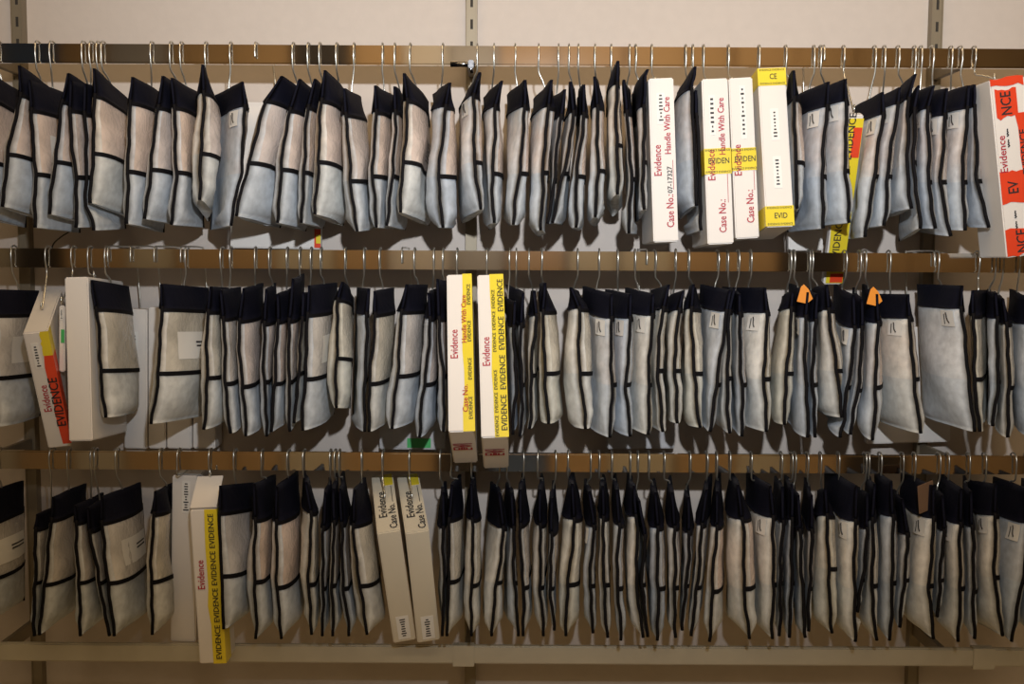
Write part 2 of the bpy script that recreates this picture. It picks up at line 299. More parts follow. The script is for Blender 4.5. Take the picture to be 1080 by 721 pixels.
# ------------------------------------------------------------------ bag data, read off each rail from left to right
# x,y of: top front corner, front edge at header bottom, front edge at the middle band, front edge at the bottom;
# then offset of the back edge in the same units (None: straight back), thickness, flags
ROWS = [[
 (-24,70,-22,101,-25,168,-28,225,None,26,''),
 (20,69,22,100,9,163,2,218,None,28,''), (31,84,34,116,37,184,38,240,None,22,'w'), (72,77,66,107,58,171,53,226,None,22,''),
 (75,85,74,116,80,187,81,240,None,20,''), (90,88,89,120,93,187,98,243,None,18,''), (99,72,100.5,101,99,162,91,214,36,30,'c'),
 (139.6,81,137,108,136,181,133,236,None,24,''), (171.6,80,167,113,159,179,152.7,231,None,24,''), (181,82,184,113,187,182,180,237,None,24,''),
 (213.7,68,215,98,213,162,210,211,10,34,'c'), (256,86,259,113,254,183,245,238,-20,24,'tb'),
 (297,80,281,106,262,172,248,228,36,34,''), (316,83,306,116,296,179,293,235,26,28,'x'), (332,83,325,113,320,182,319,235,20,22,'x'),
 (342.6,74,339.5,106,335.6,171,332.5,226,26,32,'c'), (363,93,365,121,370,191,377,244,16,26,''), (395.6,90,396.5,118,393.5,186,396.5,240,20,22,''),
 (416,91,417,118,415,186,407,238,14,20,''), (426,77,430,106,426,171,422,224,26,32,'cx'), (474.5,87,469.6,113,463,186,466,240,10,34,'b'),
 (506,76,499,101,501,171,506,221,-10,28,'tp'), (529.4,85,522,113,520,183,520,235,-3,22,''), (554,84,554,113,547.6,183,541.5,237,-2,24,''),
 (582,84,578,113,573,182,569.6,243,-2,28,'p'), (596,94,592,123,584,188,580,236,2,16,''), (602,86,605,119,595,183,581,235,2,22,''),
 (616,89,615.6,121,608.6,186,606.5,240,2,22,''), (627,80.5,631,113,630,180,628,229,-2,24,'p'), (652,64,651,89,650,153,652,205,-4,26,'c'),
 (658,84,662,119,665.6,189,663.5,246,8,18,''), (685,73,680,113,678,171,679.6,221,-4,20,''),
 (733.5,70,731,95,734,168,741,217,-18,28,'bp'), (734,95,735,122,738,185,741,243,8,14,''),
 (837.4,74,838,104,833.8,171,840.5,220,-6,28,''), (874,86,872.5,113,866,186,868.5,241,-26,22,'tbp'), (892,83,892,107,892,180,895,235,-28,24,'tp'),
 (931,97,932,121,921,186,913,250,-20,20,'tp'), (949,92,947,110,935.6,186,932.6,238,-22,24,'tp'), (966,78,958,105,957,174,961,220,-22,28,'p'),
 (969,90,964,116,963,171,970,241,-16,16,''), (985,90,978,115,979.6,192,986,241,-18,22,'tb'), (999,93,996,122,992,192,1001,249,-22,24,'tp'),
 (1022,90,1020,115,1014.7,192,1017,243,-24,26,'tp'), (1036,89,1030,113,1030,191,1046,240,-10,24,'b'),
 ],[
 (-6,305,-7,332,-6,399,-4,450,46,26,'w'),
 (91.5,295,102,325.6,107,391,111,440,24,34,'c'), (170,299,171,325.5,168,394,159,446.6,49,30,'wc'), (222,302,219.7,328.6,218,398.7,216.7,452.7,26,26,'c'),
 (233,306,235.6,336,238.7,405,242,456.7,20,20,''), (257,304,252.4,338,255.4,408,260.6,459.7,20,22,'p'), (281,305,279,341,279,403,281.6,460,10,18,'b'),
 (293,310,294,339,289,405,287,455,16,18,'p'), (309,294,306,338,304,403,308,455,12,16,''), (321,308,320,336,315,394,309.6,446,14,16,'c'), (325,301,324,331.6,322,400,319.4,453.6,30,28,'w'),
 (361,297,356,316,355,378,355,430,14,28,'cc'), (389,304,386.5,331.6,385.5,402,384.4,455,-12,20,'b'), (395,307,395.6,331.6,390.4,405,388,455,20,22,'c'),
 (429,299.6,424,328.6,418.7,397,414,452,22,28,''), (452,309,454,336,447.7,406,442,461,12,20,'b'), (461.4,294,463,336,467.5,397,468.4,455,6,18,''),
 (543,318,542,345,544,406,541,458,2,14,'b'), (552,309,549,343,550.7,406,549,460,6,16,''), (563,306,566,333,560,396,559,452,6,18,'c'),
 (575,298,573,328.6,574,394,579.6,446.6,8,32,'cc'), (602.5,303,611.7,325.6,610.7,394,618.7,452,-4,32,'c'),
 (645,310,645,336,645,406,643,461,-26,24,'tp'), (665,310,664.4,336,660.5,406,664.4,460,-18,22,'tb'), (689,310,688,333,684,406,683.5,458,-20,24,'tc'),
 (705.5,300,699.4,325.6,692.4,391,700,455,-6,22,'c'), (721,306,716,327,711,391,714.6,446,-4,22,'c'), (731.4,299.6,729.3,325.6,731.4,394,738.4,450.6,2,28,'cc'),
 (770,306,766,328.6,756,406,747.6,455,-22,22,'tb'), (775,303,769,328.6,766.5,399,769.5,456.7,-12,20,'c'), (780,310,780,331.6,782.3,406,782.3,460,-10,16,'b'),
 (807,303,808.5,330,806,400,807.7,455,-24,28,'tc'), (836,308,834.4,325.6,830,394,826,447.5,-10,24,'cc'), (852,308,849.6,334.7,849.6,406,852,461,-14,20,'tbo'), (862,310,860,339,857,406,859,461,-8,16,'b'),
 (872,300,874,327,881.7,391,890,440,-22,32,'c'), (900,311,901.5,346,894,409,886,461,-14,18,'tb'), (909,315,910,346,904.5,412,897,458,-10,16,'p'), (925,310,926,341,923.4,409,920,464,-16,22,'po'),
 (958,310,959,336,963,400,972,456.7,-28,30,'tpc'), (1015,301,1013,325.6,1022,400,1028,455,-34,30,'t'), (1026,306,1026,333,1028,400,1031,455,12,22,'cc'),
 (1050,309,1052,336,1052,403,1047,449,-16,20,'b'), (1058,315,1062,342,1063.5,409,1063.5,461,-14,22,'c'), (1082,312,1084,342,1086,409,1088,461,-20,22,'b'),
 ],[
 (-26,522,-25,555,-26,615,-24,662,50,26,'w'),
 (41,542,38,558,37,615,36.6,670,30,18,''), (57,524,55,548,47,617,42.7,669,36,24,''), (76,533,81,551,83,615,86,670,30,22,''), (90,535,94.5,560,105,615,117,670,26,18,''), (108,524,107,551,115,615,119.5,670,40,26,'w'),
 (165,518,162.4,542,159.4,614,161,668.6,24,24,'c'), (232.6,512,232,540.6,228,607.7,222,662.6,36,28,''), (267,498,269,548,269,614,270,673,22,26,'p'), (293,513,291,550,293,620,296,673,22,28,'p'),
 (316,508,328,541,326,617,328,668.6,8,22,'c'), (345,510,341.7,557,340,621,341,670,8,16,'b'), (351,515,352,551,351,618,351,670,8,18,''), (357,511,360,553,363,621,368,670,10,20,'b'), (375,516,373,554,379,618,388,668.6,20,34,'c'),
 (467.5,496,467.5,557,469.6,612,467.5,670,4,16,'b'), (479.7,511,474.5,548,471.5,614,471,670,14,24,'c'), (496.5,496,498,548,498,618,497,670,4,20,'c'), (521,505,531,557,524,615,518.4,670,-8,24,'c'),
 (537,511,541.5,557,543,615,546,670,-6,22,'b'), (549,502,549,554,551.6,620,552,670,4,18,''), (570.5,499,569,554,570.5,620,573,670,2,22,'c'), (584,508,581,563,581,621,584,664,0,16,'b'),
 (601,506,605.6,548,599.5,617,595.5,670,4,32,'cc'), (614.7,511,627,556,621.7,618,625,667,2,22,'tb'), (634.5,512,637,546.7,636,617,641,671.7,2,24,'c'), (648,510,653,554,651,621,655,674.7,0,20,'b'),
 (668,512,671,545,671.7,617,678.8,671.7,-10,28,'c'), (664,496,681,566,677,617,681,671,-2,14,'b'), (687.8,505,694,557,694,621,692.7,674.7,0,26,'b'), (705,504,712,557,711,620,713,671.7,0,22,''), (725,498,727,562,724,618,719,664,-2,18,'b'),
 (751,510,740.6,554,734.5,620,730,670,2,20,''), (757,508,756,556,751,624,747.6,676,4,24,'pc'), (772,511,783,548,785.4,621,789.4,673,-8,34,'pc'), (808,512,816,546,815,617,814.6,673,-18,26,'tc'),
 (825,511,825.5,551,823,615,821.6,670,-8,14,'p'), (835,510,836,548,834,615,833,671.7,-8,16,'b'), (840.5,501,843.5,560,846.6,618,852,671.7,-8,18,'b'), (855,510,857,560,853,621,849,665,-8,14,'p'),
 (868,515,872.5,544,873,600,877.7,667,-8,30,'cc'), (905,511,902,550,901,621,901.5,676,-24,28,'tc'), (914,508,915,558,909,612,904,645,-10,16,'b'), (926,504,920,548,920,618,923.4,674.7,-10,20,'c'),
 (939,507,941,545,941.7,615,937.5,674.7,-18,24,'b'), (944,502,958,564,953,612,949,661,-8,18,''), (985,512,984,546.7,980,618,984,673,-26,30,'tcn'), (992,515,996,560,991,612,988,650,-10,16,'b'),
 (1014.7,511,1013,553,1011.7,621,1011,676,-18,24,'tc'), (1023,515,1025,556,1027,624,1027,673,-10,16,'b'), (1052,510,1049,543.6,1049,609,1056,670,-22,26,'tc'), (1078,511,1084,552,1078,614,1066.6,676,-24,26,'tb'),
 (1098,511,1098,552,1094,614,1092,672,-22,24,'b'),
 ]]
BAG_W = 0.215
ROWNAME = ['top', 'middle', 'bottom']
# landmarks on each rail: (x, phrase); a third entry is the landmark bag's own label
LAND = [
 [(-60, 'left picture edge'), (213, 'pointed cream bag', 'cream bag with tall pointed navy header beside the lone left-hand tagged bag, top rail'),
  (488, 'dark chrome clamp'), (699, 'box numbered by hand'), (758, 'box with tape band nearest the middle'), (815, 'box taped at both ends'), (1064, 'red-taped box')],
 [(-60, 'left picture edge'), (50, 'leaning red-taped box'), (85, 'plain white box'), (355, 'diagonal-band bag', 'plain cream bag with slanting black band left of the yellow-striped boxes, middle rail'),
  (485, 'left yellow-striped box'), (522, 'right yellow-striped box'), (731.4, 'plump cream bag', 'plump cream bag with rounded base between tagged bags, middle rail'),
  (1022, 'widest tagged bag', 'widest tagged white bag near the right end of the middle rail'), (1110, 'right picture edge')],
 [(-60, 'left picture edge'), (195, 'tall plain white box'), (215, 'yellow-taped box'), (415, 'left cream Evidence box'), (447, 'right cream Evidence box'),
  (599.5, 'fat cream bag', 'fat cream bag, widest in the middle of the bottom rail'), (785.4, 'bulging pink-tinged bag', 'bulging cream bag with pink tinge beside a tagged bag, bottom rail'),
  (980, 'brown-card bag', 'cream bag with a brown card on its navy header, bottom rail'), (1115, 'right picture edge')],
]
ORD = ['', 'first', 'second', 'third', 'fourth', 'fifth', 'sixth', 'seventh', 'eighth', 'ninth', 'tenth', 'eleventh', 'twelfth', 'thirteenth',
       'fourteenth', 'fifteenth', 'sixteenth', 'seventeenth', 'eighteenth', 'nineteenth', 'twentieth']

def build_row(row):
    data = ROWS[row]; bags = []
    for d in data:
        xt, yt, xh, yh, xm, ym, xb, yb, q, T, fl = d
        b = dict(fl=fl, px=xm, ym=ym, T=T / PXM, key=(xm + 0.3 * xh) / 1.3)
        yf = RAIL_Y - BAG_W / 2 * 0.97 - random.uniform(-0.008, 0.012)
        if row == 2:                                    # seen from above: the back corner of the header is the visible peak
            tx, ty = xh + (xt - xh) * 0.45, max(yt, yh - 38)
        else: tx, ty = xt, yt
        P = [at(tx, ty, yf), at(xh, yh, yf), at(xm, ym, yf), at(xb, yb, yf)]
        b['P'] = P; b['yf'] = yf
        depth_px = (CX - xm) * (1 - yf / (yf + BAG_W))
        q = depth_px if q is None else (q * 1.4 if 't' in fl and q < 0 else q)
        sw = max(-0.75, min(0.75, (q - depth_px) / (BAG_W * PXM * 0.93)))
        b['sw'] = sw
        qt = q if row < 2 else max(-16, min(16, (xt - xh) * 0.8)) * 0.5 + q * 0.5
        swt = max(-0.75, min(0.75, (qt - depth_px) / (BAG_W * PXM * 0.93)))
        if row < 2 or xm > 780 or xm < 320: swt = sw
        if row < 2 and 455 < xm < 720 and abs(q) < 12:
            hq = -17 if xt - xh > -1 else 13
            swt = max(-0.75, min(0.75, (hq - depth_px) / (BAG_W * PXM * 0.93)))
        b['bt'] = P[0].x + BAG_W * swt
        b['bb'] = 0.35 * P[3].x + 0.65 * P[2].x + BAG_W * sw
        bags.append(b)
    bags.sort(key=lambda b: b['key'])
    for key in ('bt', 'bb'):                             # neighbours keep their order at the back as well
        xs = [b[key] for b in bags]
        for it in range(60):
            for i in range(len(xs) - 1):
                gap = 0.013 - (xs[i + 1] - xs[i])
                if gap > 0: xs[i] -= gap / 2; xs[i + 1] += gap / 2
        for b, x in zip(bags, xs): b[key] = x
    label_row(row, bags)
    for b in bags: prep_bag(row, b)
    press_apart(row, bags)
    # hooks keep their order along the rail and stay clear of the bracket arms
    def lean(i):                                         # away from a neighbour whose header stands higher
        tall = lambda j: 0 <= j < len(bags) and bags[j]['z0'] > bags[i]['z0'] + 0.006
        if tall(i - 1): return random.uniform(0.003, 0.007)
        return random.uniform(-0.014, 0.003) if not tall(i + 1) else random.uniform(-0.010, -0.004)
    hooks = [[bag_centre(b, 0.5, 0.0).x + lean(i), b] for i, b in enumerate(bags)] + [[x, None] for x in BOXHOOK[row]]
    hooks.sort(key=lambda h: h[0])
    for it in range(80):
        for p_, q_ in zip(hooks, hooks[1:]):
            gap = 0.0062 - (q_[0] - p_[0])
            if gap > 0:
                if p_[1] is None: q_[0] += gap
                elif q_[1] is None: p_[0] -= gap
                else: p_[0] -= gap / 2; q_[0] += gap / 2
        for h in hooks:
            if h[1] is not None:
                for x in UX:
                    if abs(h[0] - x) < 0.010: h[0] = x + (0.010 if h[0] >= x else -0.010)
                if row == 0 and abs(h[0] - CLAMP_X) < 0.031: h[0] = CLAMP_X + (0.031 if h[0] >= CLAMP_X else -0.031)
    for x, b in hooks:
        if b is not None: b['hook_x'] = x
    for b in bags: make_bag(row, b)

OBB = [[], [], []]          # boxes as obstacles: (order key, corner, axes, sizes)
BOXHOOK = [[], [], []]
GY = np.linspace(RAIL_Y - 0.135, RAIL_Y + 0.135, 19)
SEP, SEPB = 0.0100, 0.0062
def press_apart(row, bags):
    """bags hang side by side without passing through each other or through the boxes between them"""
    zlo = min(b['P'][3].z for b in bags) - 0.06; zhi = max(b['P'][0].z for b in bags) + 0.06
    GZ = np.linspace(zlo, zhi, 60); YY, ZZ = np.meshgrid(GY, GZ, indexing='ij')
    items = []
    for b in bags:
        u = (YY - b['yf']) / (b['yb'] - b['yf']); v = (b['z0'] + b['tilt'] * u - ZZ) / (b['H'] + (b['tilt'] - b['tiltb']) * u)
        ok = (u > -0.07) & (u < 1.07) & (v > -0.05) & (v < 1.05)
        ok |= (u > 0.36) & (u < 0.64) & (v > -0.32) & (v <= 0)          # room for its hook
        uc, vc = np.clip(u, 0, 1), np.clip(v, 0, 1)
        c = b['basex'](uc, vc)
        items.append([b['key'], b, c.copy(), c.copy(), ok, c.copy()])
    for key, o, axes, size in OBB[row]:
        lo = np.full(YY.shape, -9.0); hi = np.full(YY.shape, 9.0)
        for ax, L, mg in zip(axes, size, (0.004, 0.016, 0.008)):                   # slab test of the line along x through each (y, z)
            d = ax.x; e = (YY - o.y) * ax.y + (ZZ - o.z) * ax.z - o.x * ax.x
            if abs(d) < 1e-6: bad = (e < -mg) | (e > L + mg); lo[bad] = 8; hi[bad] = -8; continue
            t0, t1 = (-mg - e) / d, (L + mg - e) / d
            lo = np.maximum(lo, np.minimum(t0, t1)); hi = np.minimum(hi, np.maximum(t0, t1))
        items.append([key, None, lo, hi, lo < hi, None])
    items.sort(key=lambda t: t[0]); n = len(items)
    for it in range(90):
        for k in range(1, 7):
            for i in range(n - k):
                A, B = items[i], items[i + k]
                if A[1] is None and B[1] is None: continue
                both = A[1] is not None and B[1] is not None
                need = (SEP if both else SEPB) - (B[2] - A[3]); need = np.where(A[4] & B[4] & (need > 0), need, 0.0)
                if not need.any(): continue
                if both: A[2] -= need / 2; A[3] -= need / 2; B[2] += need / 2; B[3] += need / 2
                elif A[1] is None: B[2] += need; B[3] += need
                else: A[2] -= need; A[3] -= need
        if it % 6 == 5 and it < 70:                      # cloth bends gently: smooth what was pushed
            for t in items:
                if t[1] is None: continue
                D = t[2] - t[5]; Pd = np.pad(D, 1, mode='edge')
                Ds = (2 * D + Pd[:-2, 1:-1] + Pd[2:, 1:-1] + Pd[1:-1, :-2] + Pd[1:-1, 2:]) / 6
                t[2] = t[5] + Ds; t[3] = t[2].copy()
    for i, A in enumerate(items):
        if A[1] is None: continue
        b = A[1]; RR = np.full(YY.shape, 0.2); RL = np.full(YY.shape, 0.2)
        for k in range(1, 8):
            for j, sgn in ((i + k, 1), (i - k, -1)):
                if j < 0 or j >= n: continue
                B = items[j]; m_ = A[4] & B[4]
                gap = (B[2] - A[3]) if sgn > 0 else (A[2] - B[3])
                if B[1] is None: lim = gap - 0.0052
                else:
                    sh = b['T'] / (b['T'] + B[1]['T']); lim = np.minimum(np.maximum(gap * sh, 0.005), np.maximum(gap - 0.005, gap * 0.5)) - 0.0046
                T_ = RR if sgn > 0 else RL
                T_[m_] = np.minimum(T_[m_], np.maximum(lim[m_], 0.0))
        def spread(F):                                   # a limit also holds for the cells next to it
            Pd = np.pad(F, 1, mode='edge')
            return np.minimum.reduce([F, Pd[:-2, 1:-1], Pd[2:, 1:-1], Pd[1:-1, :-2], Pd[1:-1, 2:]])
        b['D'] = A[2] - A[5]; b['RR'], b['RL'] = spread(RR), spread(RL); b['zlo'], b['zhi'] = zlo, zhi
        b['end'] = bag_centre(b, 0.5, b['vh'] * 0.45)
def grid_at(b, F, y, z):
    gy = min(max((y - GY[0]) / (GY[1] - GY[0]), 0), len(GY) - 1.001); gz = min(max((z - b['zlo']) / (b['zhi'] - b['zlo']) * 59, 0), 58.999)
    i, j = int(gy), int(gz); a, c = gy - i, gz - j
    return float(F[i, j] * (1 - a) * (1 - c) + F[i + 1, j] * a * (1 - c) + F[i, j + 1] * (1 - a) * c + F[i + 1, j + 1] * a * c)
def bag_centre(b, u, v):
    y = b['yf'] + (b['yb'] - b['yf']) * u; z = b['z0'] - b['H'] * v + (b['tilt'] * (1 - v) + b['tiltb'] * v) * u
    return Vector((float(b['basex'](np.float64(u), np.float64(v))) + grid_at(b, b['D'], y, z), y, z))

def label_row(row, bags):
    marks = LAND[row]
    for b in bags:
        own = [mk for mk in marks if len(mk) > 2 and abs(mk[0] - b['px']) < 0.6]
        if own: b['label'] = own[0][2]; continue
        best = None
        for mk in marks:
            mx_, ph = mk[0], mk[1]
            lo, hi = sorted((mx_, b['px']))
            k = sum(1 for c in bags if lo < c['px'] < hi and c is not b) + 1
            if any(lo < mk2[0] < hi for mk2 in marks if mk2 is not mk): continue
            edge = 1 if 'edge' in ph else 0
            if best is None or k + edge < best[0] + best[3]: best = (k, 'right' if mx_ < b['px'] else 'left', ph, edge)
        k, side, ph, edge = best
        look = 'cream-white' if 'c' in b['fl'] else ('blue-grey' if 'b' in b['fl'] else 'pale grey')
        extra = ''
        if 't' in b['fl']: extra = ' with paper tag'
        elif 'w' in b['fl']: extra = ' with wide window'
        elif 'x' in b['fl']: extra = ' with printed window'
        if 'o' in b['fl']: extra = ' with orange tag'
        if 'n' in b['fl']: extra = ' with brown card on top'
        where = ('%s from %s' % (ORD[k], ph)) if edge else ('%s %s of %s' % (ORD[k], side, ph))
        b['label'] = '%s bag%s, %s, %s rail' % (look, extra, where, ROWNAME[row])

def prep_bag(row, b):
    P = b['P']; z0, z1 = P[0].z, P[3].z
    vs = np.array([0, (z0 - P[1].z) / (z0 - z1), (z0 - P[2].z) / (z0 - z1), 1.0])
    xs = np.array([p.x for p in P])
    dv = np.linspace(0, 1, 81); dx = np.interp(dv, vs, xs)
    k = np.array([1, 2, 3, 4, 5, 4, 3, 2, 1.]); k /= k.sum()
    pad = np.concatenate([2 * dx[0] - dx[4:0:-1], dx, 2 * dx[-1] - dx[-2:-6:-1]]); dx = np.convolve(pad, k, 'valid')
    wp = [random.uniform(0, 6.28) for _ in range(3)]
    dx = dx + (0.0016 * np.sin(9 * dv + wp[0]) + 0.0011 * np.sin(21 * dv + wp[1]) + 0.0006 * np.sin(43 * dv + wp[2])) * np.clip((dv - 0.12) * 6, 0, 1)
    ref = (184, 401, 616)[row]
    tilt = random.uniform(-0.006, 0.006) - (0.018 if row == 2 else 0.0) - max(-0.03, min(0.045, 0.85 * (ref - b['ym']) / PXM))
    tiltb = tilt * 0.8 + random.uniform(-0.006, 0.004)
    cosw = math.sqrt(max(0.3, 1 - ((b['bb'] - xs[2]) / BAG_W) ** 2))
    ph1, b['ph2'] = random.uniform(0, 6.28), random.uniform(0, 6.28)
    bt, bb = b['bt'], b['bb']
    def basex(u, v):
        fx = np.interp(v, dv, dx); bx = bt + (bb - bt) * v
        return fx + (bx - fx) * u ** 1.15 + 0.0035 * np.sin(5 * u + 7 * v + ph1) * np.sin(math.pi * u)
    b.update(basex=basex, z0=z0, z1=z1, H=z0 - z1, tilt=tilt, tiltb=tiltb, yb=b['yf'] + BAG_W * cosw, vh=vs[1], vm=vs[2], xm=xs[2])

def make_bag(row, b):
    vh, vm, z1, yf, yb_ = b['vh'], b['vm'], b['z1'], b['yf'], b['yb']; ph2 = b['ph2']
    nd = Vector((b['bb'] - b['xm'], yb_ - yf, 0)).normalized(); nrm = Vector((nd.y, -nd.x, 0))
    def centre(u, v): return bag_centre(b, u, v)
    def half(u, v):
        f = max(0.0, math.sin(math.pi * min(max(u, 0), 1) ** 0.8)) ** 0.58
        if v < vh: g = 0.08 + 0.60 * (v / vh) ** 1.2
        else:
            t = (v - vh) / (1 - vh); s = min(1, t / 0.55); s = s * s * (3 - 2 * s)
            g = 0.68 + 0.32 * s
            lo = (0.35, 0.5, 0.06)[row]
            g *= lo + (1 - lo) * min(1.0, max(0.0, (1 - t) / (0.06 + 0.10 * (1 - u) ** 2))) ** 0.75
        return b['T'] / 2 * f * g * (1 + 0.10 * math.sin(9 * v + 4 * u + ph2)) + 0.0004
    def side(u, v, s, off=0.0):
        c = centre(u, v)
        if not s: return c
        lim = max(0.0003, grid_at(b, b['RR'] if s > 0 else b['RL'], c.y, c.z) * nrm.x)
        return c + nrm * (s * (min(half(u, v), lim) + off))
    base = Vector((centre(0.5, 0.5).x, RAIL_Y, z1))
    root = empty('evidence_bag', base, b['label'], 'bag', 'bags on the %s rail' % ROWNAME[row])
    fl = b['fl']
    j = random.uniform(-0.03, 0.03)
    if fl.count('c') > 1: tint = (0.70, 0.68, 0.60)
    elif 'c' in fl: tint = (0.71, 0.70, 0.66)
    elif 'b' in fl: tint = (0.54, 0.585, 0.645)
    else: tint = (0.63, 0.655, 0.68)
    def patch(name, mat, ulist, vlist, s, off, parent):
        V = [side(u, v, s, off) for v in vlist for u in ulist]; n = len(ulist); Fc = []
        for a in range(len(vlist) - 1):
            for c in range(n - 1):
                q = [a * n + c, a * n + c + 1, (a + 1) * n + c + 1, (a + 1) * n + c]
                Fc.append(q if s < 0 else q[::-1])
        return mesh_obj(name, V, Fc, mat, parent)
    def shell(name, mat, ulist, vlist, off=0.0, uvmid=None):
        V = []; UV = []; Fc = []; n = len(ulist)
        for s in (1, -1):
            for v in vlist:
                for u in ulist:
                    V.append(side(u, v, s, off)); UV.append((u, 0.25 if v < vm else 0.75) if uvmid else (u, v))
        m_ = len(vlist) * n
        for a in range(len(vlist) - 1):
            for c in range(n - 1):
                q = [a * n + c, a * n + c + 1, (a + 1) * n + c + 1, (a + 1) * n + c]
                Fc.append(q[::-1]); Fc.append([x + m_ for x in q])
        for a in range(len(vlist) - 1):                  # front and back seams, top and bottom
            for c in (0, n - 1):
                q = [a * n + c, (a + 1) * n + c, (a + 1) * n + c + m_, a * n + c + m_]; Fc.append(q)
        for a in (0, len(vlist) - 1):
            for c in range(n - 1): Fc.append([a * n + c, a * n + c + 1, a * n + c + 1 + m_, a * n + c + m_])
        return mesh_obj(name, V, Fc, mat, root, uvs=UV)
    us = [0, 0.03, 0.09, 0.18, 0.32, 0.5, 0.68, 0.84, 0.95, 1.0]
    vb = list(np.linspace(vh - 0.015, vm - 0.002, 8)) + list(np.linspace(vm + 0.002, 1, 13))
    p = shell('pouch', 'tyvek', us, vb, uvmid=True); p.color = (tint[0] + j, tint[1] + j, tint[2] + j, (0.62 if row == 0 else 0.18) + (0.3 if 'p' in fl else 0.0))
    shell('header', 'navy', us, list(np.linspace(0, vh, 7)), 0.0022)
    wn = patch('window', 'window', us[1:-1], list(np.linspace(vh, vm, 7)), 1, 0.0014, root)
    wc = [(0.60, 0.56, 0.53), (0.62, 0.59, 0.56), (0.58, 0.56, 0.56), (0.63, 0.56, 0.53)][random.randrange(4)]
    if row == 0 or 'p' in fl: wc = [(0.70, 0.58, 0.51), (0.73, 0.60, 0.52), (0.65, 0.57, 0.53)][random.randrange(3)]
    if 'c' in fl and 'p' not in fl and row: wc = (0.62, 0.58, 0.50)
    wn.color = (*wc, 1)
    patch('middle_band', 'binding', us, [vm - 0.016, vm, vm + 0.016], 1, 0.0024, root)
    patch('window_top_band', 'binding', us, [vh - 0.004, vh + 0.012, vh + 0.022], 1, 0.0026, root)
    for u in (0.0, 1.0):
        path = [centre(u, v) + Vector((0, -0.0015 if u == 0 else 0.0015, 0)) for v in np.linspace(vh - 0.02, 1.0, 26)]
        v_, f_ = tube(path, 0.0036 if u == 0 else 0.0032, 6); mesh_obj('edge_binding', v_, f_, 'binding', root)
    def on(side_s, u0, u1, v0, v1, off, mat, name, parent, nu=4, nv=4):
        return patch(name, mat, list(np.linspace(u0, u1, nu)), list(np.linspace(v0, v1, nv)), side_s, off, parent)
    if 'w' in fl:
        on(1, 0.18, 0.85, vh + 0.35 * (vm - vh), vh + 0.78 * (vm - vh), 0.0026, 'sticker', 'document_card', root)
        for a in (0.5, 0.56): on(1, 0.5, 0.8, vh + a * (vm - vh), vh + (a + 0.025) * (vm - vh), 0.0032, 'ink_black', 'printed_line', root, 3, 2)
    if 'x' in fl:
        for a in range(6):
            vv = vh + (0.42 + 0.07 * a) * (vm - vh); on(1, 0.52, 0.86, vv, vv + 0.010, 0.0026, 'ink_black', 'printed_line', root, 3, 2)
    if 't' in fl:
        tg = on(-1, 0.05, 0.26, vh + 0.015, vh + 0.125, 0.0025, 'sticker', 'paper_tag', root)
        a0 = vh + 0.03
        pts = [side(0.12 + 0.05 * k_ + 0.01 * math.sin(5 * k_), a0 + 0.07 * (1 - k_), -1, 0.0036) for k_ in (0, 0.25, 0.5, 0.75, 1.0)]
        v_, f_ = tube(pts, 0.0012, 5); mesh_obj('tag_print', v_, f_, 'ink_black', tg)
        on(-1, 0.19, 0.205, a0 + 0.01, a0 + 0.08, 0.0034, 'ink_black', 'tag_print', tg, 2, 3)
    if 'o' in fl:
        c = side(0.02, vh * 0.12, -1, 0.004)
        V = [c + Vector((dx_ * 0.75, -0.004, dz * 0.75)) for dx_, dz in ((-0.022, -0.018), (-0.012, 0.022), (-0.004, 0.030), (0.010, 0.016), (0.022, -0.010), (0.006, -0.024))]
        V += [v_ + Vector((0, 0.0015, 0)) for v_ in V]
        Fc = [[5, 4, 3, 2, 1, 0], [6, 7, 8, 9, 10, 11]] + [[i, (i + 1) % 6, 6 + (i + 1) % 6, 6 + i] for i in range(6)]
        mesh_obj('orange_tag', V, Fc, 'orange', root, smooth=False)
    if 'n' in fl:
        c = side(0.05, vh * 0.35, -1, 0.004)
        ax = Vector((0.8, 0.5, 0.15)).normalized(); az = Vector((-0.1, 0, 1)).normalized(); ay = az.cross(ax).normalized()
        v_, f_ = frame_box(c - ax * 0.03 - az * 0.03 - ay * 0.002, ax, ay, az, 0.05, 0.003, 0.06, 0.001); mesh_obj('brown_card', v_, f_, 'brown_card', root, smooth=False)
    # hook through the header
    end = b['end'] + Vector((0, -0.002, 0))
    thru = [centre(0.5, vh * 0.22), centre(0.5, 0.0) + Vector((0, -0.001, 0.004))]
    add_hook(root, b['hook_x'], row, end, random.choice([0, 0, 0.002, 0.003, -0.003]), thru)


